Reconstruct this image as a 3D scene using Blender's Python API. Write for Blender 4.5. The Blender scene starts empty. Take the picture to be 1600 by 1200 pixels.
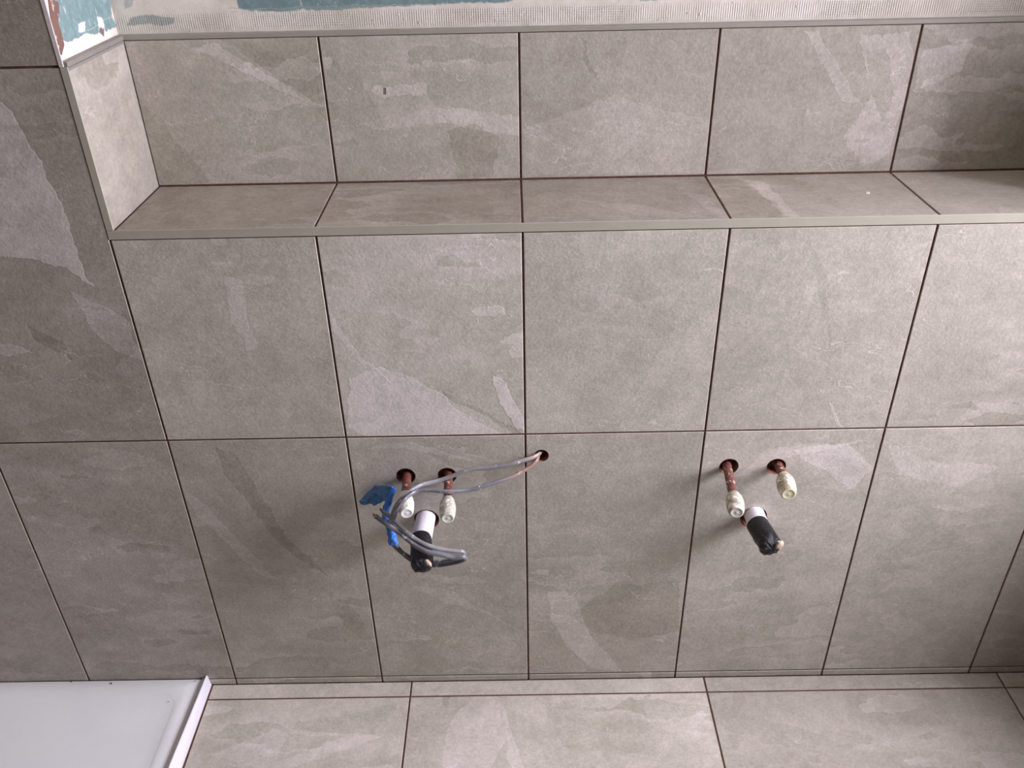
import bpy, bmesh, math, random
from mathutils import Vector, Matrix, noise
from mathutils.geometry import tessellate_polygon
random.seed(7)
S = bpy.context.scene
COL = S.collection

ROOM_R = 1.24; WT = .54; WIN = (-.715, -.210, .62, 1.97)   # right wall, its thickness, window opening (y0, y1, z0, z1)
# ------------------------------------------------------------ camera, world, light
cam = bpy.data.cameras.new('camera'); co = bpy.data.objects.new('camera', cam); COL.objects.link(co)
cam.sensor_fit = 'HORIZONTAL'; cam.sensor_width = 36.0; cam.lens = 1336.54 / 1600 * 36
cam.clip_start = 0.01
R0 = Vector((0.99981463, -0.00357089, -0.01891951)); U0 = Vector((0.01793371, 0.53027798, 0.84763414)); F0 = Vector((-0.00700579, 0.84781632, -0.53024373))
m = Matrix.Identity(4)
for i in range(3):
    m[i][0] = R0[i]; m[i][1] = U0[i]; m[i][2] = -F0[i]; m[i][3] = (-0.010575, -1.166997, 1.446059)[i]
co.matrix_world = m
S.camera = co
S.view_settings.view_transform = 'Standard'; S.view_settings.look = 'None'
S.view_settings.gamma = 1.0; S.view_settings.use_curve_mapping = False
S.view_settings.exposure = 0.0

w = bpy.data.worlds.new('daylight'); S.world = w; w.use_nodes = True
w.node_tree.nodes['Background'].inputs[0].default_value = (0.80, 0.87, 1.0, 1)
w.node_tree.nodes['Background'].inputs[1].default_value = 0.3

def area(name, loc, target, sx, sy, power, col):
    l = bpy.data.lights.new(name, 'AREA'); l.shape = 'RECTANGLE'; l.size = sx; l.size_y = sy; l.energy = power; l.color = col
    o = bpy.data.objects.new(name, l); COL.objects.link(o); o.location = loc
    o.rotation_euler = (Vector(target) - Vector(loc)).to_track_quat('-Z', 'Y').to_euler(); return o
WYC = (WIN[0] + WIN[1]) / 2; WYS = WIN[1] - WIN[0]; HZ = 1.15      # horizon seen through the window: bright sky above, garden below
area('sky_light', (ROOM_R + WT + .02, WYC, (HZ + WIN[3]) / 2), (0, WYC, (HZ + WIN[3]) / 2), WYS, WIN[3] - HZ, 90, (1.0, .970, 1.17))
area('garden_light', (ROOM_R + WT + .02, WYC, (HZ + WIN[2]) / 2), (0, WYC, (HZ + WIN[2]) / 2), WYS, HZ - WIN[2], 30, (1.0, .985, 1.10))

# ------------------------------------------------------------ measured marks (metres)
PATCH = {
 ('f', -3, 1): [ (0.75, [(-0.6935, 1.1728), (-0.6834, 1.1516), (-0.6762, 1.1256), (-0.665, 1.0945), (-0.6585, 1.0487), (-0.6516, 1.0106), (-0.6569, 0.9514), (-0.6473, 0.9015), (-0.6783, 0.9366), (-0.7138, 0.9445), (-0.8032, 0.9595), (-0.7739, 1.1406)]), (0.35, [(-0.6811, 0.8948), (-0.6568, 0.8783), (-0.6071, 0.8445), (-0.6039, 0.7703), (-0.6417, 0.7886), (-0.6623, 0.8233)]), (0.5, [(-0.8441, 0.8158), (-0.8124, 0.806), (-0.7739, 0.7914), (-0.8043, 0.785), (-0.8512, 0.7953)]), (-0.4, [(-0.7667, 0.8389), (-0.7185, 0.8017), (-0.7139, 0.7761), (-0.7566, 0.8082)]) ],
 ('f', -2, 1): [ (0.25, [(-0.4452, 0.9163), (-0.4263, 0.9054), (-0.42, 0.7897), (-0.4361, 0.7843), (-0.4483, 0.8412)]) ],
 ('f', -1, 1): [ (0.45, [(-0.2781, 0.7337), (-0.2331, 0.7519), (-0.1839, 0.7317), (-0.0893, 0.6681), (-0.0221, 0.6179), (-0.2372, 0.6067), (-0.2984, 0.6342)]), (0.55, [(-0.0527, 0.7314), (-0.0285, 0.7164), (0.0036, 0.6251), (-0.0155, 0.6308), (-0.0418, 0.6797)]), (-0.35, [(-0.1344, 0.7039), (-0.0838, 0.6743), (-0.006, 0.6175), (-0.0328, 0.6155), (-0.0955, 0.6492)]), (0.3, [(-0.3035, 0.8709), (-0.2862, 0.8154), (-0.2157, 0.7203), (-0.2617, 0.769), (-0.2961, 0.8156)]) ],
 ('f', 0, 1): [ (-0.12, [(0.1838, 0.9033), (0.2379, 0.8269), (0.1769, 0.6875), (0.1404, 0.8065)]) ],
 ('f', 1, 1): [ (0.4, [(0.4943, 0.6708), (0.5015, 0.6656), (0.5236, 0.6192), (0.5172, 0.6193)]), (-0.2, [(0.4146, 0.9596), (0.4514, 0.8978), (0.4848, 0.7533), (0.4559, 0.8444), (0.4306, 0.9086)]) ],
 ('f', -3, 0): [ (0.22, [(-0.89, 0.4628), (-0.7757, 0.4152), (-0.6822, 0.3713), (-0.6004, 0.3473), (-0.5997, 0.1679), (-0.7203, 0.1616), (-0.7961, 0.2078), (-0.9278, 0.2625)]), (0.3, [(-0.9965, 0.0847), (-0.9173, 0.1425), (-0.9292, 0.1281), (-0.9837, 0.0844)]) ],
 ('f', -2, 0): [ (-0.35, [(-0.5242, 0.5996), (-0.4939, 0.5882), (-0.4678, 0.5087), (-0.4365, 0.4046), (-0.3728, 0.3001), (-0.4275, 0.3498), (-0.4804, 0.4508), (-0.5187, 0.545)]), (0.3, [(-0.6082, 0.54), (-0.5583, 0.4599), (-0.4722, 0.2941), (-0.4947, 0.3028), (-0.5841, 0.4456)]), (-0.2, [(-0.3906, 0.2756), (-0.3271, 0.1971), (-0.3056, 0.1063), (-0.3561, 0.1623)]) ],
 ('f', -1, 0): [ (0.28, [(-0.2655, 0.594), (-0.1943, 0.6058), (-0.0832, 0.5603), (-0.1318, 0.5709), (-0.1956, 0.5898)]), (0.22, [(-0.2218, 0.2718), (-0.1501, 0.2585), (-0.006, 0.1362), (-0.0797, 0.1915), (-0.1641, 0.2282)]) ],
 ('f', 0, 0): [ (0.38, [(0.0353, 0.2492), (0.0705, 0.2535), (0.0995, 0.2049), (0.1269, 0.1149), (0.1884, 0.0226), (0.1295, 0.0298), (0.0765, 0.0975), (0.0505, 0.162)]), (-0.3, [(0.0813, 0.1878), (0.1646, 0.2631), (0.2849, 0.2688), (0.2984, 0.1383), (0.2093, 0.113), (0.1326, 0.133)]) ],
 ('f', 1, 0): [ (0.35, [(0.4544, 0.5718), (0.5375, 0.59), (0.5953, 0.5278), (0.5681, 0.4861), (0.5159, 0.5295)]), (0.3, [(0.3633, 0.5189), (0.41, 0.5795), (0.5699, 0.5893), (0.4559, 0.5623)]) ],
 ('f', 2, 0): [ (0.25, [(0.6077, 0.5885), (0.6765, 0.5466), (0.812, 0.53), (0.7568, 0.4891), (0.6388, 0.5199)]) ],
 ('b', -2): [ (-0.3, [(-0.4591, 1.2165), (-0.2987, 1.2133), (-0.2966, 1.0835), (-0.3383, 1.1284), (-0.3983, 1.1815)]), (0.35, [(-0.491, 1.2017), (-0.4565, 1.2056), (-0.3645, 1.15), (-0.3057, 1.1133), (-0.3672, 1.1338), (-0.4379, 1.1777)]), (-0.25, [(-0.5902, 1.1334), (-0.5572, 1.0836), (-0.5048, 0.9945), (-0.5889, 0.9929)]) ],
 ('b', -1): [ (-0.35, [(-0.114, 1.0698), (-0.0711, 1.079), (-0.0354, 1.0581), (-0.0454, 0.997), (-0.1009, 0.9917)]), (0.3, [(-0.1318, 1.1069), (-0.0005, 1.0865), (-0.0008, 1.0605), (-0.0935, 1.0744)]), (0.2, [(-0.245, 1.1646), (-0.1678, 1.1537), (-0.1131, 1.0848), (-0.2146, 1.0768)]), (-1, [(-0.2096, 1.1374), (-0.2067, 1.1374), (-0.2075, 1.1287), (-0.2105, 1.1288)]) ],
 ('b', 0): [ (-0.25, [(0.0901, 1.2084), (0.1073, 1.1762), (0.1212, 1.1385), (0.1111, 1.1482), (0.0974, 1.1856)]), (0.2, [(0.0074, 1.0724), (0.1466, 1.1189), (0.2994, 1.0766), (0.308, 0.9941), (0.0066, 0.9949)]) ],
 ('b', 1): [ (0.35, [(0.427, 1.2063), (0.4432, 1.206), (0.5137, 1.1212), (0.5304, 1.1016), (0.4996, 1.107), (0.4607, 1.16)]), (0.35, [(0.511, 1.2002), (0.5866, 1.2032), (0.596, 1.162), (0.5926, 1.0199), (0.556, 0.9976), (0.5158, 1.0471), (0.5434, 1.111)]), (-0.3, [(0.5252, 1.1772), (0.5532, 1.1813), (0.5781, 1.1103), (0.5665, 1.0713), (0.5395, 1.1207)]) ],
 ('b', 2): [ (0.35, [(0.6073, 1.1756), (0.6799, 1.1924), (0.6726, 1.1465), (0.6118, 1.1145)]) ],
 ('l', 1): [ (-0.3, [(0.3038, 0.1783), (0.3459, 0.1726), (0.3796, 0.0595), (0.3773, 0.002), (0.3026, 0.0009)]), (0.4, [(0.354, 0.1722), (0.3853, 0.1578), (0.3891, 0.0952), (0.3959, 0.006), (0.375, 0.0071), (0.37, 0.1049)]), (1.5, [(0.5301, 0.1015), (0.5339, 0.1013), (0.5309, 0.0929), (0.5271, 0.0931)]) ],
 ('l', 0): [ (0.3, [(0.2491, 0.1177), (0.2807, 0.1014), (0.2991, 0.0061), (0.2819, 0.0121)]), (0.25, [(0.0833, 0.0926), (0.1769, 0.0598), (0.2717, 0.0075), (0.1714, 0.0179)]) ],
 ('g', 1): [ (0.22, [(-0.1088, -0.036), (-0.0649, -0.0368), (-0.0441, -0.1311), (-0.0758, -0.2111), (-0.1645, -0.2097), (-0.1592, -0.1007)]), (0.3, [(-0.0531, -0.0703), (-0.0442, -0.0808), (-0.0086, -0.2122), (-0.0345, -0.2118)]), (-0.35, [(-0.1761, -0.0348), (-0.158, -0.0351), (-0.1614, -0.0639), (-0.1709, -0.0562)]), (-0.15, [(0.0298, -0.0598), (0.2225, -0.0482), (0.2417, -0.177), (0.0626, -0.1605)]) ],
 ('g', 0): [ (-0.2, [(-0.4612, -0.0954), (-0.2645, -0.0545), (-0.283, -0.1129), (-0.4797, -0.1784)]), (0.25, [(-0.6049, -0.1629), (-0.4957, -0.1092), (-0.2812, -0.1271), (-0.4855, -0.2046)]) ],
}
PLASTER_BACK = [(1, [(-0.4075, 1.2909), (-0.4146, 1.253), (-0.3697, 1.2495), (-0.2748, 1.2486), (-0.1797, 1.252), (-0.1038, 1.254), (-0.0093, 1.2556), (0.0472, 1.2821)]), (0.8, [(0.1685, 1.2797), (0.1795, 1.252), (0.2031, 1.2515), (0.2105, 1.2789)]), (0.7, [(-0.5756, 1.2438), (-0.5415, 1.2467), (-0.5091, 1.2425), (-0.5159, 1.2338), (-0.5831, 1.2333)]), (0.5, [(-0.579, 1.2857), (-0.5556, 1.2852), (-0.5716, 1.2596), (-0.5819, 1.2563)])]
PLASTER_SIDE = [(1, [(0.0404, 1.3062), (0.2093, 1.2851), (0.1981, 1.2475), (0.2032, 1.2334), (0.1601, 1.23), (0.0894, 1.2396), (0.0389, 1.2396), (0.0196, 1.2478), (0.0271, 1.27)])]
WHITE_SIDE = [(0.9, [(0.0835, 1.2554), (0.1046, 1.2528), (0.0994, 1.2421), (0.0807, 1.2452)]), (0.9, [(0.147, 1.2545), (0.1614, 1.2489), (0.1606, 1.2273), (0.1385, 1.232)]), (-1, [(0.1437, 1.2397), (0.1591, 1.2354), (0.1507, 1.2264), (0.1396, 1.2335)])]
BROWN = [(0.0258, 1.3155), (0.0277, 1.2943), (0.0434, 1.2876), (0.0375, 1.2761), (0.0271, 1.2661), (0.0284, 1.2541), (0.0274, 1.2385), (0.013, 1.2285), (0.0073, 1.2422), (0.0105, 1.2687)]
CABLE_A = [(0.0299, 0.02, 0.5565), (0.0262, 0.006, 0.5671), (0.016, -0.006, 0.5749), (-0.0101, -0.018, 0.5738), (-0.0338, -0.022, 0.5693), (-0.0608, -0.023, 0.5652), (-0.0877, -0.024, 0.5639), (-0.1072, -0.026, 0.5591), (-0.128, -0.028, 0.5516), (-0.1475, -0.032, 0.547), (-0.1732, -0.044, 0.5489), (-0.1867, -0.058, 0.551), (-0.1969, -0.072, 0.5518), (-0.2055, -0.083, 0.549), (-0.2155, -0.081, 0.5326), (-0.2255, -0.066, 0.5007), (-0.2337, -0.052, 0.4658), (-0.2359, -0.053, 0.4405), (-0.2277, -0.06, 0.4246), (-0.2118, -0.07, 0.4172), (-0.1935, -0.08, 0.4129), (-0.1757, -0.084, 0.4119), (-0.1521, -0.088, 0.4152), (-0.1295, -0.092, 0.4229), (-0.1147, -0.096, 0.4323), (-0.1063, -0.102, 0.4436), (-0.1075, -0.108, 0.4565), (-0.119, -0.11, 0.46), (-0.142, -0.11, 0.4648), (-0.1649, -0.109, 0.4729), (-0.1824, -0.1, 0.4763), (-0.1988, -0.09, 0.4832), (-0.2152, -0.078, 0.4926), (-0.2295, -0.068, 0.5011), (-0.2424, -0.062, 0.5088)]
CABLE_B = [(0.0288, 0.02, 0.551), (0.0251, 0.006, 0.5603), (0.0182, -0.006, 0.5654), (0.0005, -0.016, 0.5558), (-0.0235, -0.03, 0.5509), (-0.0449, -0.04, 0.5497), (-0.0716, -0.049, 0.5467), (-0.0982, -0.055, 0.5439), (-0.129, -0.066, 0.5508), (-0.1604, -0.066, 0.5542), (-0.1781, -0.068, 0.5549), (-0.1897, -0.078, 0.5553), (-0.1986, -0.093, 0.5558), (-0.21, -0.095, 0.5416), (-0.2202, -0.078, 0.5081), (-0.228, -0.06, 0.4699), (-0.2303, -0.06, 0.4453), (-0.222, -0.068, 0.429), (-0.2065, -0.078, 0.4187), (-0.1906, -0.087, 0.4136), (-0.175, -0.091, 0.4126), (-0.1516, -0.095, 0.4145), (-0.129, -0.1, 0.4232), (-0.1144, -0.104, 0.4311), (-0.1039, -0.11, 0.4424), (-0.1061, -0.118, 0.4544), (-0.123, -0.119, 0.4543), (-0.1427, -0.119, 0.4619), (-0.1656, -0.118, 0.4671), (-0.1822, -0.108, 0.4695), (-0.1987, -0.097, 0.4754), (-0.2152, -0.086, 0.4828), (-0.2315, -0.083, 0.496), (-0.2458, -0.075, 0.5019), (-0.2534, -0.071, 0.5056)]
TAPE = [(-0.2235, -0.036, 0.5367), (-0.2283, -0.04, 0.5263), (-0.2339, -0.042, 0.5099), (-0.2399, -0.042, 0.4931), (-0.2415, -0.043, 0.4754), (-0.2348, -0.052, 0.4659), (-0.2316, -0.06, 0.4541), (-0.229, -0.067, 0.4385)]
FLAG = [[(-0.2918, -0.008, 0.4856), (-0.2737, -0.014, 0.5102), (-0.259, -0.02, 0.5274), (-0.2402, -0.03, 0.5392), (-0.2245, -0.036, 0.5368)], [(-0.2921, -0.008, 0.4828), (-0.2735, -0.012, 0.4943), (-0.2583, -0.016, 0.5072), (-0.2398, -0.03, 0.5211), (-0.2261, -0.04, 0.5262)], [(-0.2902, -0.008, 0.4798), (-0.2768, -0.014, 0.4817), (-0.2592, -0.022, 0.4909), (-0.2411, -0.032, 0.5045), (-0.2293, -0.042, 0.5126)]]

# ------------------------------------------------------------ helpers
def new_obj(name, bm, mat, parent=None, smooth=False, loc=None):
    me = bpy.data.meshes.new(name); bm.to_mesh(me); bm.free()
    if smooth:
        for p in me.polygons: p.use_smooth = True
    mats = mat if isinstance(mat, (list, tuple)) else [mat]
    for x in mats: me.materials.append(x)
    o = bpy.data.objects.new(name, me); COL.objects.link(o)
    if loc is not None: o.location = loc
    if parent is not None: o.parent = parent
    return o
def tag(o, label=None, cat=None, group=None, kind=None):
    if label: o['label'] = label
    if cat: o['category'] = cat
    if group: o['group'] = group
    if kind: o['kind'] = kind
    return o
def empty(name, loc=(0, 0, 0)):
    o = bpy.data.objects.new(name, None); COL.objects.link(o); o.location = loc; o.empty_display_size = .05; return o
def add_box(bm, lo, hi, mi=0):
    vs = [bm.verts.new((x, y, z)) for x in (lo[0], hi[0]) for y in (lo[1], hi[1]) for z in (lo[2], hi[2])]
    fs = []
    for q in ((0, 1, 3, 2), (4, 6, 7, 5), (0, 4, 5, 1), (2, 3, 7, 6), (0, 2, 6, 4), (1, 5, 7, 3)):
        f = bm.faces.new([vs[i] for i in q]); f.material_index = mi; fs.append(f)
    return fs
def box(name, lo, hi, mat, parent=None, bevel=0, seg=1):
    bm = bmesh.new(); add_box(bm, lo, hi)
    if bevel: bmesh.ops.bevel(bm, geom=bm.edges[:], offset=bevel, segments=seg, affect='EDGES', profile=.5)
    return new_obj(name, bm, mat, parent)
def frame_of(axis):
    a = Vector(axis).normalized(); r = Vector((0, 0, 1)) if abs(a.z) < .9 else Vector((1, 0, 0))
    x = a.cross(r).normalized(); y = x.cross(a).normalized(); return x, y, a
def lathe(name, p0, p1, prof, mat, parent, n=32, jitter=0, seed=0, mats=None, cap=True):
    """profile = [(t along axis 0..1, radius[, material index])]"""
    bm = bmesh.new(); p0 = Vector(p0); p1 = Vector(p1); x, y, a = frame_of(p1 - p0); rings = []
    for pr in prof:
        t, r = pr[0], pr[1]; c = p0.lerp(p1, t); ring = []
        for k in range(n):
            th = 2 * math.pi * k / n; d = x * math.cos(th) + y * math.sin(th)
            rr = r
            if jitter: rr *= 1 + jitter * noise.noise(Vector((d.x * 2.3 + seed, d.z * 2.3, t * 6)))
            ring.append(bm.verts.new(c + d * rr))
        rings.append(ring)
    for i in range(len(rings) - 1):
        for k in range(n):
            f = bm.faces.new((rings[i][k], rings[i][(k + 1) % n], rings[i + 1][(k + 1) % n], rings[i + 1][k]))
            if len(prof[i]) > 2: f.material_index = prof[i][2]
    if cap:
        f = bm.faces.new(rings[-1]); 
        if len(prof[-1]) > 2: f.material_index = prof[-1][2]
        bm.faces.new(list(reversed(rings[0])))
    bmesh.ops.recalc_face_normals(bm, faces=bm.faces)
    o = new_obj(name, bm, mats or mat, parent, smooth=True)
    return sharp(o)
def sharp(o, ang=40):
    me = o.data
    bm = bmesh.new(); bm.from_mesh(me)
    for e in bm.edges:
        if len(e.link_faces) == 2 and e.calc_face_angle(0) > math.radians(ang): e.smooth = False
    bm.to_mesh(me); bm.free(); return o
def catmull(pts, sub=6):
    P = [Vector(p) for p in pts]; P = [P[0] * 2 - P[1]] + P + [P[-1] * 2 - P[-2]]; out = []
    for i in range(1, len(P) - 2):
        for s in range(sub):
            t = s / sub
            out.append(.5 * ((2 * P[i]) + (P[i + 1] - P[i - 1]) * t + (2 * P[i - 1] - 5 * P[i] + 4 * P[i + 1] - P[i + 2]) * t * t + (3 * P[i] - P[i - 1] - 3 * P[i + 1] + P[i + 2]) * t ** 3))
    out.append(P[-2]); return out
def sweep(name, pts, ra, rb, mat, parent, n=12, sub=6, rad=None, jitter=0):
    pts = catmull(pts, sub); bm = bmesh.new(); rings = []; up = Vector((0, 0, 1))
    for i, p in enumerate(pts):
        t = (pts[min(i + 1, len(pts) - 1)] - pts[max(i - 1, 0)]).normalized()
        up = (up - t * up.dot(t)); up = up.normalized() if up.length > 1e-4 else t.orthogonal().normalized(); sd = t.cross(up)
        f = rad(i / (len(pts) - 1)) if rad else 1; ring = []
        for k in range(n):
            th = 2 * math.pi * k / n; j = 1 + (jitter * noise.noise(Vector((p.x * 130, p.z * 130, k * 1.7))) if jitter else 0)
            ring.append(bm.verts.new(p + (up * math.cos(th) * ra + sd * math.sin(th) * rb) * f * j))
        rings.append(ring)
    for i in range(len(rings) - 1):
        for k in range(n): bm.faces.new((rings[i][k], rings[i][(k + 1) % n], rings[i + 1][(k + 1) % n], rings[i + 1][k]))
    bm.faces.new(rings[-1]); bm.faces.new(list(reversed(rings[0])))
    bmesh.ops.recalc_face_normals(bm, faces=bm.faces)
    return sharp(new_obj(name, bm, mat, parent, smooth=True), 60)
def cut_holes(o, holes, depth):
    """holes = [(x, z, radius)] bored along +Y from y=-0.02 to depth"""
    bm = bmesh.new()
    for (x, z, r) in holes:
        g = bmesh.ops.create_cone(bm, cap_ends=True, segments=40, radius1=r, radius2=r, depth=depth + .02)
        bmesh.ops.transform(bm, matrix=Matrix.Translation((x, (depth - .02) / 2, z)) @ Matrix.Rotation(math.pi / 2, 4, 'X'), verts=g['verts'])
    bmesh.ops.recalc_face_normals(bm, faces=bm.faces)
    me = bpy.data.meshes.new('cutter'); bm.to_mesh(me); bm.free()
    for x in o.data.materials: me.materials.append(x)
    if len(o.data.materials) > 1:
        for p in me.polygons: p.material_index = len(o.data.materials) - 1
    c = bpy.data.objects.new('cutter', me); COL.objects.link(c)
    md = o.modifiers.new('cut', 'BOOLEAN'); md.operation = 'DIFFERENCE'; md.object = c; md.solver = 'EXACT'; md.material_mode = 'INDEX'
    bpy.context.view_layer.update()
    dg = bpy.context.evaluated_depsgraph_get(); nm = bpy.data.meshes.new_from_object(o.evaluated_get(dg)); nm.name = o.name
    o.modifiers.clear(); o.data = nm; bpy.data.objects.remove(c); bpy.data.meshes.remove(me)

# ------------------------------------------------------------ materials
def srgb(r, g, b):
    return tuple(((c / 255) / 12.92 if c / 255 < .04045 else ((c / 255 + .055) / 1.055) ** 2.4) for c in (r, g, b)) + (1,)
class NT:
    def __init__(s, name):
        s.m = bpy.data.materials.new(name); s.m.use_nodes = True; s.t = s.m.node_tree; s.b = s.t.nodes['Principled BSDF']
    def n(s, typ, **kw):
        x = s.t.nodes.new(typ)
        for k, v in kw.items(): setattr(x, k, v)
        return x
    def put(s, sock, v):
        if isinstance(v, bpy.types.NodeSocket): s.t.links.new(v, sock)
        else: sock.default_value = v
    def math(s, op, a, b=None, c=None, clamp=False):
        x = s.n('ShaderNodeMath', operation=op, use_clamp=clamp); s.put(x.inputs[0], a)
        if b is not None: s.put(x.inputs[1], b)
        if c is not None: s.put(x.inputs[2], c)
        return x.outputs[0]
    def vm(s, op, a, b=None, scale=None):
        x = s.n('ShaderNodeVectorMath', operation=op); s.put(x.inputs[0], a)
        if b is not None: s.put(x.inputs[1], b)
        if scale is not None: s.put(x.inputs[3], scale)
        return x.outputs[1] if op == 'DOT_PRODUCT' else x.outputs[0]
    def noise(s, vec, scale, detail=4, rough=.6, dist=0, col=False):
        x = s.n('ShaderNodeTexNoise'); s.put(x.inputs['Vector'], vec); x.inputs['Scale'].default_value = scale
        x.inputs['Detail'].default_value = detail; x.inputs['Roughness'].default_value = rough; x.inputs['Distortion'].default_value = dist
        return x.outputs[1] if col else x.outputs[0]
    def ramp(s, v, a, b, lo=0., hi=1.):
        x = s.n('ShaderNodeMapRange'); s.put(x.inputs[0], v); s.put(x.inputs[1], a); s.put(x.inputs[2], b); s.put(x.inputs[3], lo); s.put(x.inputs[4], hi); return x.outputs[0]
    def mix(s, f, a, b, typ='MIX'):
        x = s.n('ShaderNodeMix', data_type='RGBA', blend_type=typ); s.put(x.inputs[0], f); s.put(x.inputs[6], a); s.put(x.inputs[7], b); return x.outputs[2]
    def bump(s, h, dist, strength=1.):
        x = s.n('ShaderNodeBump'); s.put(x.inputs['Height'], h); x.inputs['Distance'].default_value = dist; x.inputs['Strength'].default_value = strength
        s.t.links.new(x.outputs[0], s.b.inputs['Normal'])
    def obj(s): return s.n('ShaderNodeTexCoord').outputs['Object']
    def set(s, col=None, rough=None, metal=None, spec=None):
        if col is not None: s.put(s.b.inputs['Base Color'], col)
        if rough is not None: s.put(s.b.inputs['Roughness'], rough)
        if metal is not None: s.put(s.b.inputs['Metallic'], metal)
        if spec is not None: s.put(s.b.inputs['Specular IOR Level'], spec)
        return s.m
def plane_coord(nt, axes, src=None):
    """(u, v, 1) from two of the object-space axes"""
    sep = nt.n('ShaderNodeSeparateXYZ'); nt.put(sep.inputs[0], src if src is not None else nt.obj())
    c = nt.n('ShaderNodeCombineXYZ'); nt.put(c.inputs[0], sep.outputs[axes[0]]); nt.put(c.inputs[1], sep.outputs[axes[1]]); c.inputs[2].default_value = 1
    return c.outputs[0]
def convex_parts(poly):
    """split a polygon (list of 2-D points) into convex pieces"""
    tris = [list(t) for t in tessellate_polygon([[Vector((p[0], p[1], 0)) for p in poly]])]
    def area2(ix): return sum(poly[ix[i]][0] * poly[ix[(i + 1) % len(ix)]][1] - poly[ix[(i + 1) % len(ix)]][0] * poly[ix[i]][1] for i in range(len(ix)))
    parts = [t if area2(t) > 0 else t[::-1] for t in tris]
    def convex(ix):
        k = len(ix)
        for i in range(k):
            a, b, c = poly[ix[i]], poly[ix[(i + 1) % k]], poly[ix[(i + 2) % k]]
            if (b[0] - a[0]) * (c[1] - b[1]) - (b[1] - a[1]) * (c[0] - b[0]) < -1e-9: return False
        return True
    done = False
    while not done:
        done = True
        for i in range(len(parts)):
            for j in range(i + 1, len(parts)):
                A, B = parts[i], parts[j]
                for ea in range(len(A)):
                    p, q = A[ea], A[(ea + 1) % len(A)]
                    for eb in range(len(B)):
                        if B[eb] == q and B[(eb + 1) % len(B)] == p:
                            merged = [A[(ea + 1 + k) % len(A)] for k in range(len(A))] + [B[(eb + 2 + k) % len(B)] for k in range(len(B) - 2)]
                            if len(set(merged)) == len(merged) and convex(merged):
                                parts[i] = merged; parts.pop(j); done = False; break
                    if not done: break
                if not done: break
            if not done: break
    return [[poly[k] for k in ix] for ix in parts]
def poly_mask(nt, coord, poly, soft=.002, grow=.0012):
    tot = None
    for part in convex_parts(poly):
        cur = None
        for i in range(len(part)):
            a, b = part[i], part[(i + 1) % len(part)]; dx, dy = b[0] - a[0], b[1] - a[1]; l = math.hypot(dx, dy)
            if l < 1e-6: continue
            nx, ny = -dy / l, dx / l
            dd = nt.vm('DOT_PRODUCT', coord, (nx, ny, -(nx * a[0] + ny * a[1])))
            cur = dd if cur is None else nt.math('MINIMUM', cur, dd)
        tot = cur if tot is None else nt.math('MAXIMUM', tot, cur)
    return nt.ramp(tot, -grow, soft - grow)
def warp(nt, coord, base, amp1, amp2):
    a = nt.vm('SUBTRACT', nt.noise(base, 22, 3, .6, col=True), (.5, .5, .5)); b = nt.vm('SUBTRACT', nt.noise(base, 160, 3, .6, col=True), (.5, .5, .5))
    a = nt.vm('MULTIPLY', a, (amp1, amp1, 0)); b = nt.vm('MULTIPLY', b, (amp2, amp2, 0))
    return nt.vm('ADD', nt.vm('ADD', coord, a), b)

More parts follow.
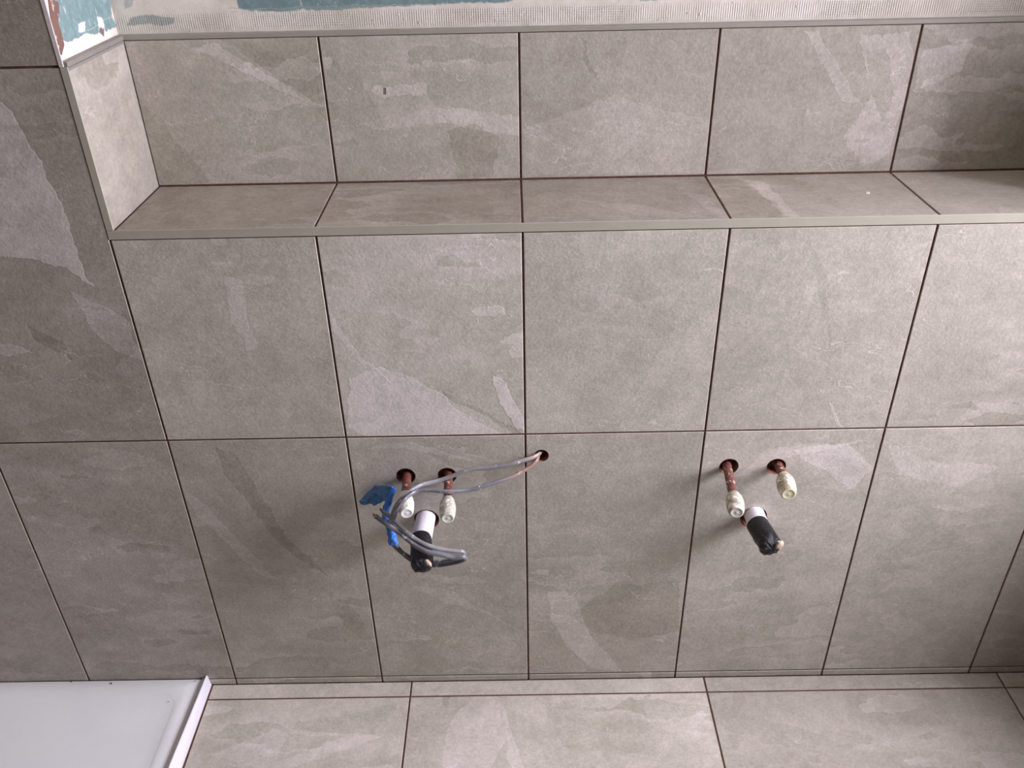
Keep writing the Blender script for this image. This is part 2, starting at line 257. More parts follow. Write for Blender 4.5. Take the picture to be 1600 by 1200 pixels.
TILE_LIGHT = srgb(*(226, 220, 208)); TILE_MID = srgb(*(176, 171, 158)); TILE_DARK = srgb(*(124, 117, 106))
def tile_material(name, axes, patches=(), gen=1.0):
    nt = NT(name); o = nt.obj(); uv = plane_coord(nt, axes, o)
    info = nt.n('ShaderNodeObjectInfo'); seed = nt.vm('SCALE', info.outputs['Color'], scale=37.0)
    base = nt.vm('ADD', uv, seed)
    # mottling
    big = nt.noise(base, 4.5, 5, .6, .6); mid = nt.noise(base, 26, 6, .68, .3); fine = nt.noise(base, 190, 4, .75)
    mott = nt.math('ADD', nt.math('MULTIPLY', nt.math('SUBTRACT', big, .5), 1.1), nt.math('MULTIPLY', nt.math('SUBTRACT', mid, .5), 1.05))
    mott = nt.math('ADD', mott, nt.math('MULTIPLY', nt.math('SUBTRACT', fine, .5), 1.3))
    mott = nt.math('ADD', mott, nt.math('MULTIPLY', nt.math('SUBTRACT', nt.noise(base, 80, 4, .7), .5), .75))
    # slaty flakes: a diagonal stretched field with abrupt steps on one side
    mp = nt.n('ShaderNodeMapping'); nt.put(mp.inputs[0], nt.vm('ADD', base, nt.vm('SCALE', nt.vm('SUBTRACT', nt.noise(base, 30, 4, .65, col=True), (.5, .5, .5)), scale=.035)))
    mp.inputs['Rotation'].default_value = (0, 0, math.radians(38)); mp.inputs['Scale'].default_value = (1.6, 6.0, 1)
    fl = nt.noise(mp.outputs[0], 1.7, 2.5, .55)
    saw = nt.math('FRACT', nt.math('MULTIPLY', fl, 5.0))
    edge = nt.math('POWER', saw, 2.2); gate = nt.ramp(nt.noise(base, 3.1, 2, .5), .46, .62)
    flake = nt.math('MULTIPLY', nt.math('MULTIPLY', nt.math('SUBTRACT', edge, .3), gate), .52 * gen)
    # hairline veins
    vn = nt.noise(mp.outputs[0], 2.6, 3, .6); vein = nt.ramp(nt.math('ABSOLUTE', nt.math('SUBTRACT', vn, .52)), 0, .0045, 1, 0)
    vein = nt.math('MULTIPLY', nt.math('MULTIPLY', vein, nt.ramp(nt.noise(base, 9, 2, .5), .50, .60)), .75 * gen)
    tone = nt.math('ADD', nt.math('ADD', mott, flake), vein)
    lilac = nt.math('ADD', flake, vein)
    wc = warp(nt, uv, base, .024, .007) if patches else None
    brk = nt.ramp(nt.noise(base, 38, 5, .7), .3, .62, .6, 1.0) if patches else None
    for st, poly in patches:
        small = max(p[0] for p in poly) - min(p[0] for p in poly) < .012
        mk = poly_mask(nt, uv if small else wc, poly, .001 if small else .0014)
        if not small: lilac = nt.math('ADD', lilac, nt.math('MULTIPLY', mk, st))
        tone = nt.math('ADD', tone, nt.math('MULTIPLY', mk if small else nt.math('MULTIPLY', mk, brk), st * (3 if small else 1.3)))
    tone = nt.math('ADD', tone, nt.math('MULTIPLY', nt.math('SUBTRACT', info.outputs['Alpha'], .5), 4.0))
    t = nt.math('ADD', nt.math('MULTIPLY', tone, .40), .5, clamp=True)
    cr = nt.n('ShaderNodeValToRGB'); nt.put(cr.inputs[0], t); e = cr.color_ramp.elements
    e[0].position = 0; e[0].color = TILE_DARK; e[1].position = 1; e[1].color = TILE_LIGHT; k = e.new(.5); k.color = TILE_MID
    tinted = nt.mix(nt.ramp(lilac, -.35, .55), srgb(255, 253, 247), srgb(255, 250, 255))
    body = nt.mix(1.0, cr.outputs[0], tinted, 'MULTIPLY')
    # sparse specks
    sp = nt.ramp(nt.noise(base, 420, 2, .5), .70, .76); col = nt.mix(nt.math('MULTIPLY', sp, .35), body, srgb(205, 200, 192))
    sp2 = nt.ramp(nt.noise(nt.vm('ADD', base, (9, 4, 0)), 330, 2, .5), .70, .77); col = nt.mix(nt.math('MULTIPLY', sp2, .3), col, srgb(104, 97, 90))
    nt.bump(nt.math('ADD', nt.math('MULTIPLY', tone, .6), nt.math('MULTIPLY', fine, .35)), .0009, .55)
    return nt.set(col, nt.ramp(mid, .3, .7, .50, .40), spec=.4)
def simple(name, a, b=None, scale=60, rough=.5, metal=0, bump=0, spec=.5, lo=.4, hi=.65):
    nt = NT(name); o = nt.obj(); f = nt.noise(o, scale, 5, .6)
    col = nt.mix(nt.ramp(f, lo, hi), srgb(*a), srgb(*(b or a)))
    if bump: nt.bump(f, bump)
    return nt.set(col, rough, metal, spec)
GROUT = simple('brown_grout', (82, 50, 40), (104, 68, 54), 90, .9)
TRIM = simple('taupe_trim', (168, 163, 145), (173, 168, 151), 30, .45)
TRIM_GREY = simple('grey_trim', (128, 122, 114), (134, 128, 120), 30, .5)
TRIM_PALE = simple('pale_trim', (205, 194, 190), (190, 182, 174), 70, .6)
WHITE_ACRYLIC = simple('white_acrylic', (240, 239, 237), (236, 235, 234), 8, .25)
WHITE_STRIP = simple('white_strip', (232, 228, 233), (226, 222, 228), 14, .4)
WALL_PAINT = simple('wall_paint', (228, 222, 208), (228, 222, 208), 5, .9)
HOLE_BROWN = simple('hole_brown', (156, 104, 86), (116, 76, 62), 160, .75, bump=.001)
HOLE_DARK = simple('hole_dark', (52, 36, 26), (88, 70, 50), 260, .8, bump=.001)

def plaster_material(name, axes, blue, white=(), mesh_bands=True):
    nt = NT(name); o = nt.obj(); uv = plane_coord(nt, axes, o)
    a = nt.noise(o, 14, 6, .65, .4); b = nt.noise(o, 70, 5, .7); c = nt.noise(o, 5, 3, .5)
    col = nt.mix(nt.ramp(a, .35, .68), srgb(202, 194, 179), srgb(228, 221, 209))
    col = nt.mix(nt.ramp(b, .55, .75, 0, .35), col, srgb(168, 158, 144))
    wc = warp(nt, uv, o, .012, .006); tot = None
    for st, poly in blue:
        mk = nt.math('MULTIPLY', poly_mask(nt, wc, poly, .002), st); tot = mk if tot is None else nt.math('MAXIMUM', tot, mk)
    board = nt.mix(nt.ramp(b, .4, .7), srgb(*(112, 134, 132)), srgb(*(132, 154, 152)))
    scr = nt.ramp(nt.noise(nt.vm('MULTIPLY', o, (1, 1, .35)), 120, 3, .6), .6, .68, 0, .55)
    board = nt.mix(scr, board, srgb(206, 206, 202))
    col = nt.mix(tot, col, board)
    for st, poly in white:
        mk = nt.math('MULTIPLY', poly_mask(nt, wc, poly, .002), abs(st)); col = nt.mix(mk, col, srgb(232, 222, 220) if st > 0 else srgb(120, 104, 98))
    h = nt.math('ADD', nt.math('MULTIPLY', a, .6), nt.math('MULTIPLY', b, .4))
    if mesh_bands:
        # open-weave scrim tape half buried in the filler: little square pits on a 3.2 mm pitch
        sc = nt.vm('SCALE', uv, scale=2 * math.pi / .0034); sep = nt.n('ShaderNodeSeparateXYZ'); nt.put(sep.inputs[0], sc)
        px = nt.ramp(nt.math('SINE', sep.outputs[0]), -.1, .7); pz = nt.ramp(nt.math('SINE', sep.outputs[1]), -.1, .7)
        pit = nt.math('MULTIPLY', px, pz); sz = nt.n('ShaderNodeSeparateXYZ'); nt.put(sz.inputs[0], uv)
        band = nt.math('MULTIPLY', nt.ramp(sz.outputs[1], 1.2235, 1.2275), nt.ramp(sz.outputs[1], 1.243, 1.249, 1, 0))
        gate = nt.math('MULTIPLY', band, nt.ramp(nt.noise(o, 9, 3, .5), .42, .58)); pit = nt.math('MULTIPLY', pit, gate)
        ridge = nt.math('MULTIPLY', nt.math('MULTIPLY', px, band), nt.ramp(nt.noise(o, 11, 2, .5), .36, .5, 0, .4))
        col = nt.mix(nt.math('MULTIPLY', pit, .5), col, srgb(118, 124, 118)); col = nt.mix(ridge, col, srgb(170, 160, 148))
        h = nt.math('SUBTRACT', h, nt.math('MULTIPLY', nt.math('ADD', pit, ridge), 1.0))
    nt.bump(h, .0016, .8)
    return nt.set(col, .9, spec=.2)

# ------------------------------------------------------------ dimensions (metres): x along the wall, y into it, z up
T = .010; GW = .0034; D = .1914; LZ = .9892; TRB = .9756; XL = -.5910; TOPZ = 1.2134
XWL, XWR, YB, CEIL = -1.58, ROOM_R, -2.05, 2.40; XR = .915; PH = 1.175
ROW0, ROW1, ROW2 = .0162, .6162, 1.2163
rnd = random.Random(11)
# tile tones: own variety plus painted light and shade, mainly darker left and recess
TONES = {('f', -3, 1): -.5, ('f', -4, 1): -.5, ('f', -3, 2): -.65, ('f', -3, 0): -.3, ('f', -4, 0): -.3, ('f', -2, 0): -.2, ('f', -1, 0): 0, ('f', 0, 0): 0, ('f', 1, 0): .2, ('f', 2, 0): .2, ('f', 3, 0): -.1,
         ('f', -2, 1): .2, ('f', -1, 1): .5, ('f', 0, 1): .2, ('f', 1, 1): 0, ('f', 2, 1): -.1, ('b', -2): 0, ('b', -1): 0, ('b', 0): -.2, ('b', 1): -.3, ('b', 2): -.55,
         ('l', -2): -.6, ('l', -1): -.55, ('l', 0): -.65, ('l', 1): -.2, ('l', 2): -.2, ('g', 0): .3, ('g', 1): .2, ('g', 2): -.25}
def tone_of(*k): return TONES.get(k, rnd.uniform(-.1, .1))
_mesh_cache = {}
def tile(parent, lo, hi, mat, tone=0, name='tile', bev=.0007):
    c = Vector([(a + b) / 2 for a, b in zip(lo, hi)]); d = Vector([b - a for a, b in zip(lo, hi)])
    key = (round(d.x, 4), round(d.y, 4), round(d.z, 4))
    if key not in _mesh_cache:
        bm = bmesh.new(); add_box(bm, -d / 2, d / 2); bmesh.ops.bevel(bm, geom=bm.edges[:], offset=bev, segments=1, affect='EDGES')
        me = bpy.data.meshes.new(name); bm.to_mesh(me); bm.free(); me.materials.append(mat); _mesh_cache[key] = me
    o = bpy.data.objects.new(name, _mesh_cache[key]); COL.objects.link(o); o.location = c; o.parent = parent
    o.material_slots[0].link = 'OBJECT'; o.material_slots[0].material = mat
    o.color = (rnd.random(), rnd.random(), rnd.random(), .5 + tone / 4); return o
def grout(parent, boxes):
    bm = bmesh.new()
    for lo, hi in boxes: add_box(bm, lo, hi)
    return new_obj('grout', bm, GROUT, parent)
TF = tile_material('stone_tile_upright', (0, 2)); TFL = tile_material('stone_tile_flat', (0, 1)); TS = tile_material('stone_tile_side', (1, 2))
def patched(key, centre, axes):
    if key not in PATCH: return {(0, 2): TF, (0, 1): TFL, (1, 2): TS}[axes]
    c = (centre[axes[0]], centre[axes[1]])
    return tile_material('stone_tile_' + '_'.join(str(k) for k in key).replace('-', 'm'), axes, [(s, [(p[0] - c[0], p[1] - c[1]) for p in poly]) for s, poly in PATCH[key]], .9)

# ------------------------------------------------------------ wall_back: the pier with the pipes, its tall sides flank the recess
HOLES = [(-.2069, .5326, .0168), (-.1355, .5325, .0165), (-.1779, .4345, .0225), (.0271, .5716, .0125), (.3485, .5414, .0165), (.4298, .5396, .0165), (.4057, .4262, .0240)]
PB_MAT = plaster_material('recess_plaster', (0, 2), PLASTER_BACK)
PS_MAT = plaster_material('side_plaster', (1, 2), PLASTER_SIDE, WHITE_SIDE, False)
y0 = T; y1 = .34; zl = LZ - T; xs = XL - T
U = [(XWL, 0), (XWR, 0), (XWR, PH), (XR + T, PH), (XR + T, zl), (xs, zl), (xs, CEIL), (XWL, CEIL)]
bm = bmesh.new()
fr = [bm.verts.new((x, y0, z)) for x, z in U]; bk = [bm.verts.new((x, y1, z)) for x, z in U]
bm.faces.new(fr); bm.faces.new(bk[::-1])
for i in range(len(U)):
    j = (i + 1) % len(U); f = bm.faces.new((fr[i], bk[i], bk[j], fr[j])); f.material_index = 1 if i in (2, 5) else 0
bmesh.ops.recalc_face_normals(bm, faces=bm.faces)
wall_back = tag(new_obj('wall_back', bm, [GROUT, PS_MAT, HOLE_BROWN]), kind='structure')
cut_holes(wall_back, HOLES, .021)
COLS = [(-5, XWL, -1.2)] + [(k, k * .3, (k + 1) * .3) for k in range(-4, 5)]
g = GW / 2; boxes = []
def fx(k, x0, x1): return (x0 if k == -5 else x0 + g, min(x1, XWR) - g)
def ftile(k, r, x0, x1, z0, z1):
    lo = (x0, 0, z0); hi = (x1, T, z1); c = [(a + b) / 2 for a, b in zip(lo, hi)]
    hs = [h for h in HOLES if x0 < h[0] < x1 and z0 < h[1] < z1]
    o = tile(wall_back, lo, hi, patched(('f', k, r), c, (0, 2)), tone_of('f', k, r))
    if hs:
        o.data = o.data.copy(); mat = o.material_slots[0].material; o.data.materials[0] = mat; o.data.materials.append(HOLE_BROWN)
        cl = o.color[:]; cut_holes(o, [(h[0], h[1], h[2]) for h in hs], T + .01); o.color = cl
    return o
# cutters work in world space; tiles sit at their centres with no rotation
for k, x0, x1 in COLS:
    if x0 >= XWR - .02: continue
    a, b = fx(k, x0, x1)
    left = k < -2
    ftile(k, -1, a, b, 0, ROW0 - g)
    ftile(k, 0, a, b, ROW0 + g, ROW1 - g)
    if left:
        ftile(k, 1, a, b, ROW1 + g, ROW2 - g)
        ftile(k, 2, a, b, ROW2 + g, ROW2 + .6 - g); ftile(k, 3, a, b, ROW2 + .6 + g, CEIL)
    else:
        if x1 > XR > x0:      # this column is cut where the right pier rises beside the recess
            ftile(k, 1, a, XR - .001, ROW1 + g, TRB - .0018); ftile(k, 1, XR + .011, b, ROW1 + g, PH - .002); boxes.append(((XR - .001, .0016, ROW1), (XR + .011, T, PH - .004)))
        elif x0 > XR: ftile(k, 1, a, b, ROW1 + g, PH - .002)
        else: ftile(k, 1, a, b, ROW1 + g, TRB - .0018)
    if x0 > XWL: 
        top = CEIL if left else TRB
        boxes.append(((x0 - g, .0016, 0), (x0 + g, T, top)))
for z in (ROW0, ROW1): boxes.append(((XWL, .0018, z - g), (XWR, T, z + g)))
for z in (ROW2, ROW2 + .6):
    boxes.append(((XWL, .0018, z - g), (-.6015, T, z + g)))
boxes.append(((-.6, .0016, TRB - .0018), (XR, T, TRB)))
grout(wall_back, boxes)

# ------------------------------------------------------------ recess: back wall, left side, ledge
bm = bmesh.new(); add_box(bm, (xs, D + T, zl), (XWR, y1, CEIL))
wall_recess = tag(new_obj('wall_recess', bm, PB_MAT), kind='structure')
bx = []
for k in range(-2, 5):
    x0, x1 = k * .3, (k + 1) * .3
    a = XL + .0005 if k == -2 else x0 + g; b = min(x1, XR) - g
    if a >= XR - .02: continue
    lo, hi = (a, D, LZ + .002), (b, D + T, TOPZ)
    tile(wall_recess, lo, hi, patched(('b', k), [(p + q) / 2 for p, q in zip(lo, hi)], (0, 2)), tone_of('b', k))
    if k > -2: bx.append(((x0 - g, D + .0016, LZ), (x0 + g, D + T, TOPZ)))
bx.append(((XL, D - .0004, LZ), (XR, D + T, LZ + .002))); bx.append(((XL, D + .001, TOPZ), (XR, D + T, TOPZ + .0012)))
grout(wall_recess, bx)
lg = tag(empty('wall_ledge', (0, 0, 0)), kind='structure')
bx = []
for k in range(-2, 5):
    x0, x1 = k * .3, (k + 1) * .3
    a = XL + .002 if k == -2 else x0 + g; b = min(x1, XR) - g
    if a >= XR - .02: continue
    lo, hi = (a, .0013, LZ - T), (b, D - .002, LZ)
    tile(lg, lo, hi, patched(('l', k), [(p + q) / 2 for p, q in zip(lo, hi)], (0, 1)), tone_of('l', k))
    if k > -2: bx.append(((x0 - g, .0013, LZ - T), (x0 + g, D - .002, LZ - .0016)))
bx.append(((XL, D - .002, LZ - T), (XR, D + T, LZ - .0002))); bx.append(((XL, .0013, LZ - T), (XL + .002, D - .002, LZ - .0002)))
grout(lg, bx)
side = tag(empty('wall_recess_left', (XL, 0, LZ)), kind='structure')
def at(o, p):  # keep world placement when the parent is an empty away from the origin
    o.parent = p; o.location = Vector(o.location) - Vector(p.location); return o
SZ = ROW2
at(tile(side, (XL - T + .001, .0013, LZ), (XL, D - .001, SZ - .002), TS, -.5), side)  # tile colour darkened to hold down the strong light on this face

side2 = tag(empty('wall_recess_right', (XR, 0, LZ)), kind='structure')
at(tile(side2, (XR, .0085, LZ), (XR + T, D - .001, PH - .002), TS), side2)
tag(box('trim_7', (XR - .0004, -.0006, LZ + .0004), (XR + .0098, .0085, PH), TRIM, bevel=.0005), kind='structure')

# trims round the recess edge
bm = bmesh.new(); add_box(bm, (XL - .0098, -.0006, TRB), (XR + .0098, .0012, LZ + .0002)); bmesh.ops.bevel(bm, geom=bm.edges[:], offset=.0005, segments=1, affect='EDGES')
tag(new_obj('trim_1', bm, TRIM), 'long taupe metal edge trim along the front of the ledge', kind='structure')
tag(box('trim_2', (XL - .0098, -.0006, LZ + .0004), (XL + .0003, .0012, ROW2 - .0005), TRIM, bevel=.0003), 'taupe upright edge trim beside the tiled side of the recess', kind='structure')
tag(box('trim_3', (XL - .0104, -.0006, ROW2 - .0004), (XL - .0045, .0016, CEIL), TRIM_PALE, bevel=.0003), 'pale upright edge strip above the tiled recess', kind='structure')
bm = bmesh.new(); add_box(bm, (XL - T, .0017, SZ - .0015), (XL + .0006, D, SZ + .0050)); bmesh.ops.bevel(bm, geom=bm.edges[:], offset=.0005, segments=1, affect='EDGES')
add_box(bm, (XL - T + .001, .0017, SZ - .0060), (XL + .0002, D, SZ - .0022))
tag(new_obj('trim_4', bm, TRIM_GREY), 'grey trim capping the tiled side of the recess', kind='structure')
bm = bmesh.new(); add_box(bm, (XL - T, D - .001, TOPZ + .0012), (XR, D + T, TOPZ + .0078)); bmesh.ops.bevel(bm, geom=bm.edges[:], offset=.0005, segments=1, affect='EDGES')
tag(new_obj('trim_5', bm, simple('stone_grey_trim', (150, 144, 133), (155, 149, 138), 30, .5)), 'taupe trim capping the tiles at the back of the recess', kind='structure')
# torn brown board showing through the plaster of the side wall
bm = bmesh.new(); a = [bm.verts.new((xs + .0012, y, z)) for y, z in BROWN]; b = [bm.verts.new((xs - .001, y, z)) for y, z in BROWN]
bm.faces.new(a); bm.faces.new(b[::-1])
for i in range(len(a)): bm.faces.new((a[i], b[i], b[(i + 1) % len(a)], a[(i + 1) % len(a)]))
bmesh.ops.recalc_face_normals(bm, faces=bm.faces)
bp = NT('torn_board'); o_ = bp.obj(); sp_ = bp.ramp(bp.noise(o_, 55, 4, .6), .6, .66)
BOARD = bp.set(bp.mix(sp_, bp.mix(bp.noise(o_, 40, 4, .6), srgb(104, 76, 66), srgb(128, 96, 84)), srgb(196, 188, 176)), .85)
tag(new_obj('torn_board', bm, BOARD, wall_back), 'bare brown board showing beside the blue plaster')
# ragged ridges of filler and crumbs along the top of the tiles
bm = bmesh.new()
for i in range(70):
    x = -.6 + 1.6 * rnd.random() ** .9; z = TOPZ + .0085 + abs(rnd.gauss(0, .012)); r = rnd.uniform(.0004, .0013)
    g2 = bmesh.ops.create_icosphere(bm, subdivisions=1, radius=r)
    bmesh.ops.transform(bm, matrix=Matrix.Translation((x, D + T, z)) @ Matrix.Rotation(rnd.random() * 3, 4, 'Y') @ Matrix.Diagonal((rnd.uniform(1, 3), .6, rnd.uniform(.6, 1.2), 1)), verts=g2['verts'])
FILL = simple('filler', (214, 204, 192), (186, 176, 162), 80, .9)
tag(new_obj('filler_lumps', bm, FILL, wall_recess), kind='stuff')

# ------------------------------------------------------------ floor
floor = tag(box('floor', (XWL, YB, -.06), (XWR, T, -T), GROUT), kind='structure')
FX0 = -.2396; FW = .5982; xe = -.6500; bx = []
xs_ = [xe, FX0, FX0 + FW, FX0 + 2 * FW, XWR]
ys_ = [0, -.037, -.337, -.637, -.937, -1.237, -1.537, -1.837, YB]
for j in range(len(ys_) - 1):
    for i in range(4):
        a = xs_[i] + (.002 if i == 0 else g); b = xs_[i + 1] - (0 if i == 3 else g); c0 = ys_[j + 1] + g; c1 = ys_[j] - (.0015 if j == 0 else g)
        lo, hi = (a, c0, -T), (b, c1, 0)
        key = ('g', i) if j == 1 else ('none',)
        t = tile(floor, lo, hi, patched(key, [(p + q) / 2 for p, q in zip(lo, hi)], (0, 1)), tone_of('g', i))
for x in xs_[1:4]: bx.append(((x - g, YB, -T), (x + g, 0, -.0016)))
for y in ys_[1:-1]: bx.append(((xe, y - g, -T), (XWR, y + g, -.0018)))
bx.append(((xe - .002, YB, -T), (xe + .002, 0, -.0012))); bx.append(((xe, -.0015, -T), (XWR, 0, -.0012)))
grout(floor, bx)

# ------------------------------------------------------------ rest of the room (outside the picture)
WALL_DARK = simple('dark_wall', (112, 108, 100), (104, 100, 93), 5, .9)  # unseen walls given a dark colour to cut bounced light
WY0, WY1, WZ0, WZ1 = WIN
bm = bmesh.new()
for lo, hi in (((XWR, YB, 0), (XWR + WT, WY0, CEIL)), ((XWR, WY1, 0), (XWR + WT, .34, CEIL)), ((XWR, WY0, 0), (XWR + WT, WY1, WZ0)), ((XWR, WY0, WZ1), (XWR + WT, WY1, CEIL))): add_box(bm, lo, hi)
tag(new_obj('wall_right', bm, WALL_DARK), kind='structure')
bm = bmesh.new()
for lo, hi in (((XWR + WT - .06, WY0, WZ0), (XWR + WT - .02, WY0 + .035, WZ1)), ((XWR + WT - .06, WY1 - .035, WZ0), (XWR + WT - .02, WY1, WZ1)), ((XWR + WT - .06, WY0 + .035, WZ0), (XWR + WT - .02, WY1 - .035, WZ0 + .035)), ((XWR + WT - .06, WY0 + .035, WZ1 - .035), (XWR + WT - .02, WY1 - .035, WZ1))): add_box(bm, lo, hi)
tag(new_obj('window_1', bm, WHITE_STRIP), kind='structure')
tag(box('wall_left', (XWL - .1, YB, -.06), (XWL, .34, CEIL), WALL_DARK), kind='structure')
tag(box('wall_front', (XWL - .1, YB - .1, -.06), (XWR + WT, YB, CEIL), WALL_DARK), kind='structure')
tag(box('ceiling', (XWL - .1, YB - .1, CEIL), (XWR + WT, .34, CEIL + .1), WALL_PAINT), kind='structure')

# ------------------------------------------------------------ shower tray and its raised edge
def rrect(x0, x1, y0, y1, r, z, n=8):
    out = []
    for cx, cy, a0 in ((x1 - r, y1 - r, 0), (x0 + r, y1 - r, 90), (x0 + r, y0 + r, 180), (x1 - r, y0 + r, 270)):
        for i in range(n + 1):
            a = math.radians(a0 + 90 * i / n); out.append((cx + r * math.cos(a), cy + r * math.sin(a), z))
    return out
tx0, tx1, ty0, ty1 = XWL + .001, -.6672, -1.30, -.0012
bm = bmesh.new(); rings = []
for off, r, z in ((0, .003, -T + .0003), (0, .003, .0175), (.0015, .003, .019), (.0345, .036, .0191), (.0360, .035, .0187), (.0385, .034, .0182), (.06, .034, .0174), (.16, .06, .0155), (.34, .03, .0145)):
    rings.append([bm.verts.new(p) for p in rrect(tx0 + off, tx1 - off, ty0 + off, ty1 - off, r, z)])
n = len(rings[0])
for i in range(len(rings) - 1):
    for k in range(n): bm.faces.new((rings[i][k], rings[i][(k + 1) % n], rings[i + 1][(k + 1) % n], rings[i + 1][k]))
bm.faces.new(rings[-1]); bm.faces.new(rings[0][::-1]); bmesh.ops.recalc_face_normals(bm, faces=bm.faces)
tray = empty('shower_tray', (-1.12, -.65, 0)); tag(tray, 'low white acrylic shower tray in the lower left corner', 'shower tray')
o = sharp(new_obj('tray_body', bm, WHITE_ACRYLIC, smooth=True), 50); at(o, tray)
# black crumbs left on the rim
CR = simple('crumb', (38, 34, 32), (70, 60, 54), 200, .9)
for x, y, r, lb in ((-.8500, -.0100, .0018, 'largest dark crumb of debris, on the tray rim against the wall'), (-.7180, -.0560, .0009, 'tiny dark crumb inside the rounded corner of the tray'),
                (-.6800, -.0070, .0010, 'tiny dark crumb on the tray rim beside the white edging strip'), (-.9350, -.0035, .0013, 'small dark crumb on the tray rim, leftmost, touching the wall tiles')):
    bm = bmesh.new(); bmesh.ops.create_icosphere(bm, subdivisions=1, radius=r)
    for v in bm.verts: v.co *= 1 + .5 * noise.noise(v.co * 900)
    tag(new_obj('debris_crumb', bm, CR, loc=(x, y, .0190 + r * .8)), lb, 'debris', 'crumbs on the shower tray')
bm = bmesh.new(); prev = None
for y, xl, xr in ((-.0006, -.6580, -.6522), (-.2, -.6655, -.6525), (-1.30, -.6655, -.6525)):
    cs = [(-.6669, -T + .0002), (-.6669, .0196), (xl, .0204), (xl, .0282), (xl + .0012, .0288), (xl + .0030, .0280), (xr - .0006, .0050), (xr, .0010), (xr, -T + .0002)]
    cur = [bm.verts.new((a, y, b)) for a, b in cs]
    if prev:
        for k in range(len(cs)): bm.faces.new((prev[k], prev[(k + 1) % len(cs)], cur[(k + 1) % len(cs)], cur[k]))
    else: bm.faces.new(cur)
    prev = cur
bm.faces.new(prev[::-1]); bmesh.ops.recalc_face_normals(bm, faces=bm.faces)
tag(new_obj('trim_6', bm, WHITE_STRIP), 'raised white edging strip between the shower tray and the tiled floor', kind='structure')

# ------------------------------------------------------------ pipes
def splash(name, a, b, c, amt, scale, rough, spec=.5, bump=.0006):
    nt = NT(name); o = nt.obj(); f = nt.noise(o, scale, 5, .65, .5); h = nt.noise(o, scale * 3, 4, .6)
    col = nt.mix(nt.ramp(h, .35, .65), srgb(*a), srgb(*b)); col = nt.mix(nt.ramp(f, amt, amt + .05), col, srgb(*c))
    nt.bump(nt.math('ADD', h, nt.ramp(f, amt, amt + .05)), bump); return nt.set(col, rough, spec=spec)
COPPER = splash('dulled_copper', (126, 72, 60), (92, 50, 44), (224, 208, 192), .585, 95, .38, .6)
CAPM = [splash('cap_clean', (226, 222, 206), (214, 210, 190), (186, 182, 156), .62, 60, .45), splash('cap_daubed', (208, 204, 190), (150, 146, 124), (236, 232, 222), .53, 110, .5),
        splash('cap_streaked', (204, 196, 178), (142, 134, 108), (238, 228, 214), .52, 90, .5), splash('cap_yellowed', (194, 182, 150), (156, 144, 112), (236, 230, 214), .50, 60, .5)]
CAPEND = [simple('cap_end_white', (236, 236, 228), (222, 222, 210), 90, .4), simple('cap_end_cream', (226, 224, 204), (204, 204, 184), 120, .4), simple('cap_end_pale', (222, 216, 206), (196, 190, 178), 120, .4), simple('cap_end_yellow', (232, 224, 188), (214, 206, 168), 120, .4)]
WHITE_PVC = splash('white_pvc', (232, 226, 232), (226, 220, 226), (196, 176, 168), .67, 60, .35, bump=.0002)
BLACK = splash('black_tape', (12, 12, 14), (22, 22, 26), (168, 158, 150), .655, 150, .30, .45, .0016)
TORN = simple('torn_fibre', (206, 184, 160), (150, 122, 102), 240, .85, bump=.001)
def copper(i, p0, pc, p1, r, label, capstart=0.0):
    t = empty('copper_pipe', (p0[0], 0, p0[2])); tag(t, label, 'pipe', None)
    p0, pc, p1 = Vector(p0), Vector(pc), Vector(p1); mid = p0.lerp(pc, .5) + Vector((0, 0, .0004))
    q = pc.lerp(p1, .25)
    prof = [(0, .0075), (.3, .0076), (.5, .0075), (1, .0075)]
    at(lathe('pipe', p0, q, prof, COPPER, None, 24, .03, i), t)
    cp = lathe('end_cap', pc, p1, [(0, .0088), (.03, .0100), (.10, .0112), (.28, r * .93), (.48, r), (.62, r), (.66, r * .93), (.70, r * .96), (.78, r * .95), (.90, r * .88), (.965, r * .82), (1.0, r * .76)], CAPM[i], None, 32, .02, i * 3.3)
    cp.parent = t; cp.location = -t.location
    e = lathe('end_face', pc.lerp(p1, .992), pc.lerp(p1, 1.014), [(0, r * .73), (.6, r * .73), (1, r * .68), (1.0, r * .60), (.7, r * .56), (.7, r * .15), (.95, r * .1)], CAPEND[i], None, 28)
    e.parent = cp; return t
copper(0, (-.2069, .040, .5326), (-.2035, -.0470, .5310), (-.1962, -.0945, .5300), .0137, 'copper pipe stub left of the cable pair, with a clean white end cap')
copper(1, (-.1345, .040, .5330), (-.1310, -.0620, .5310), (-.1285, -.1085, .5300), .0136, 'copper pipe stub behind the grey cables, its end cap smeared with grey and cream')
copper(2, (.3485, .040, .5422), (.3393, -.0740, .5405), (.3352, -.1180, .5400), .0146, 'long copper pipe stub in the right group, nearest the black taped waste pipe')
copper(3, (.4335, .040, .5420), (.4345, -.0270, .5415), (.4300, -.0745, .5400), .0155, 'short copper pipe stub furthest right, with a yellowed end cap')

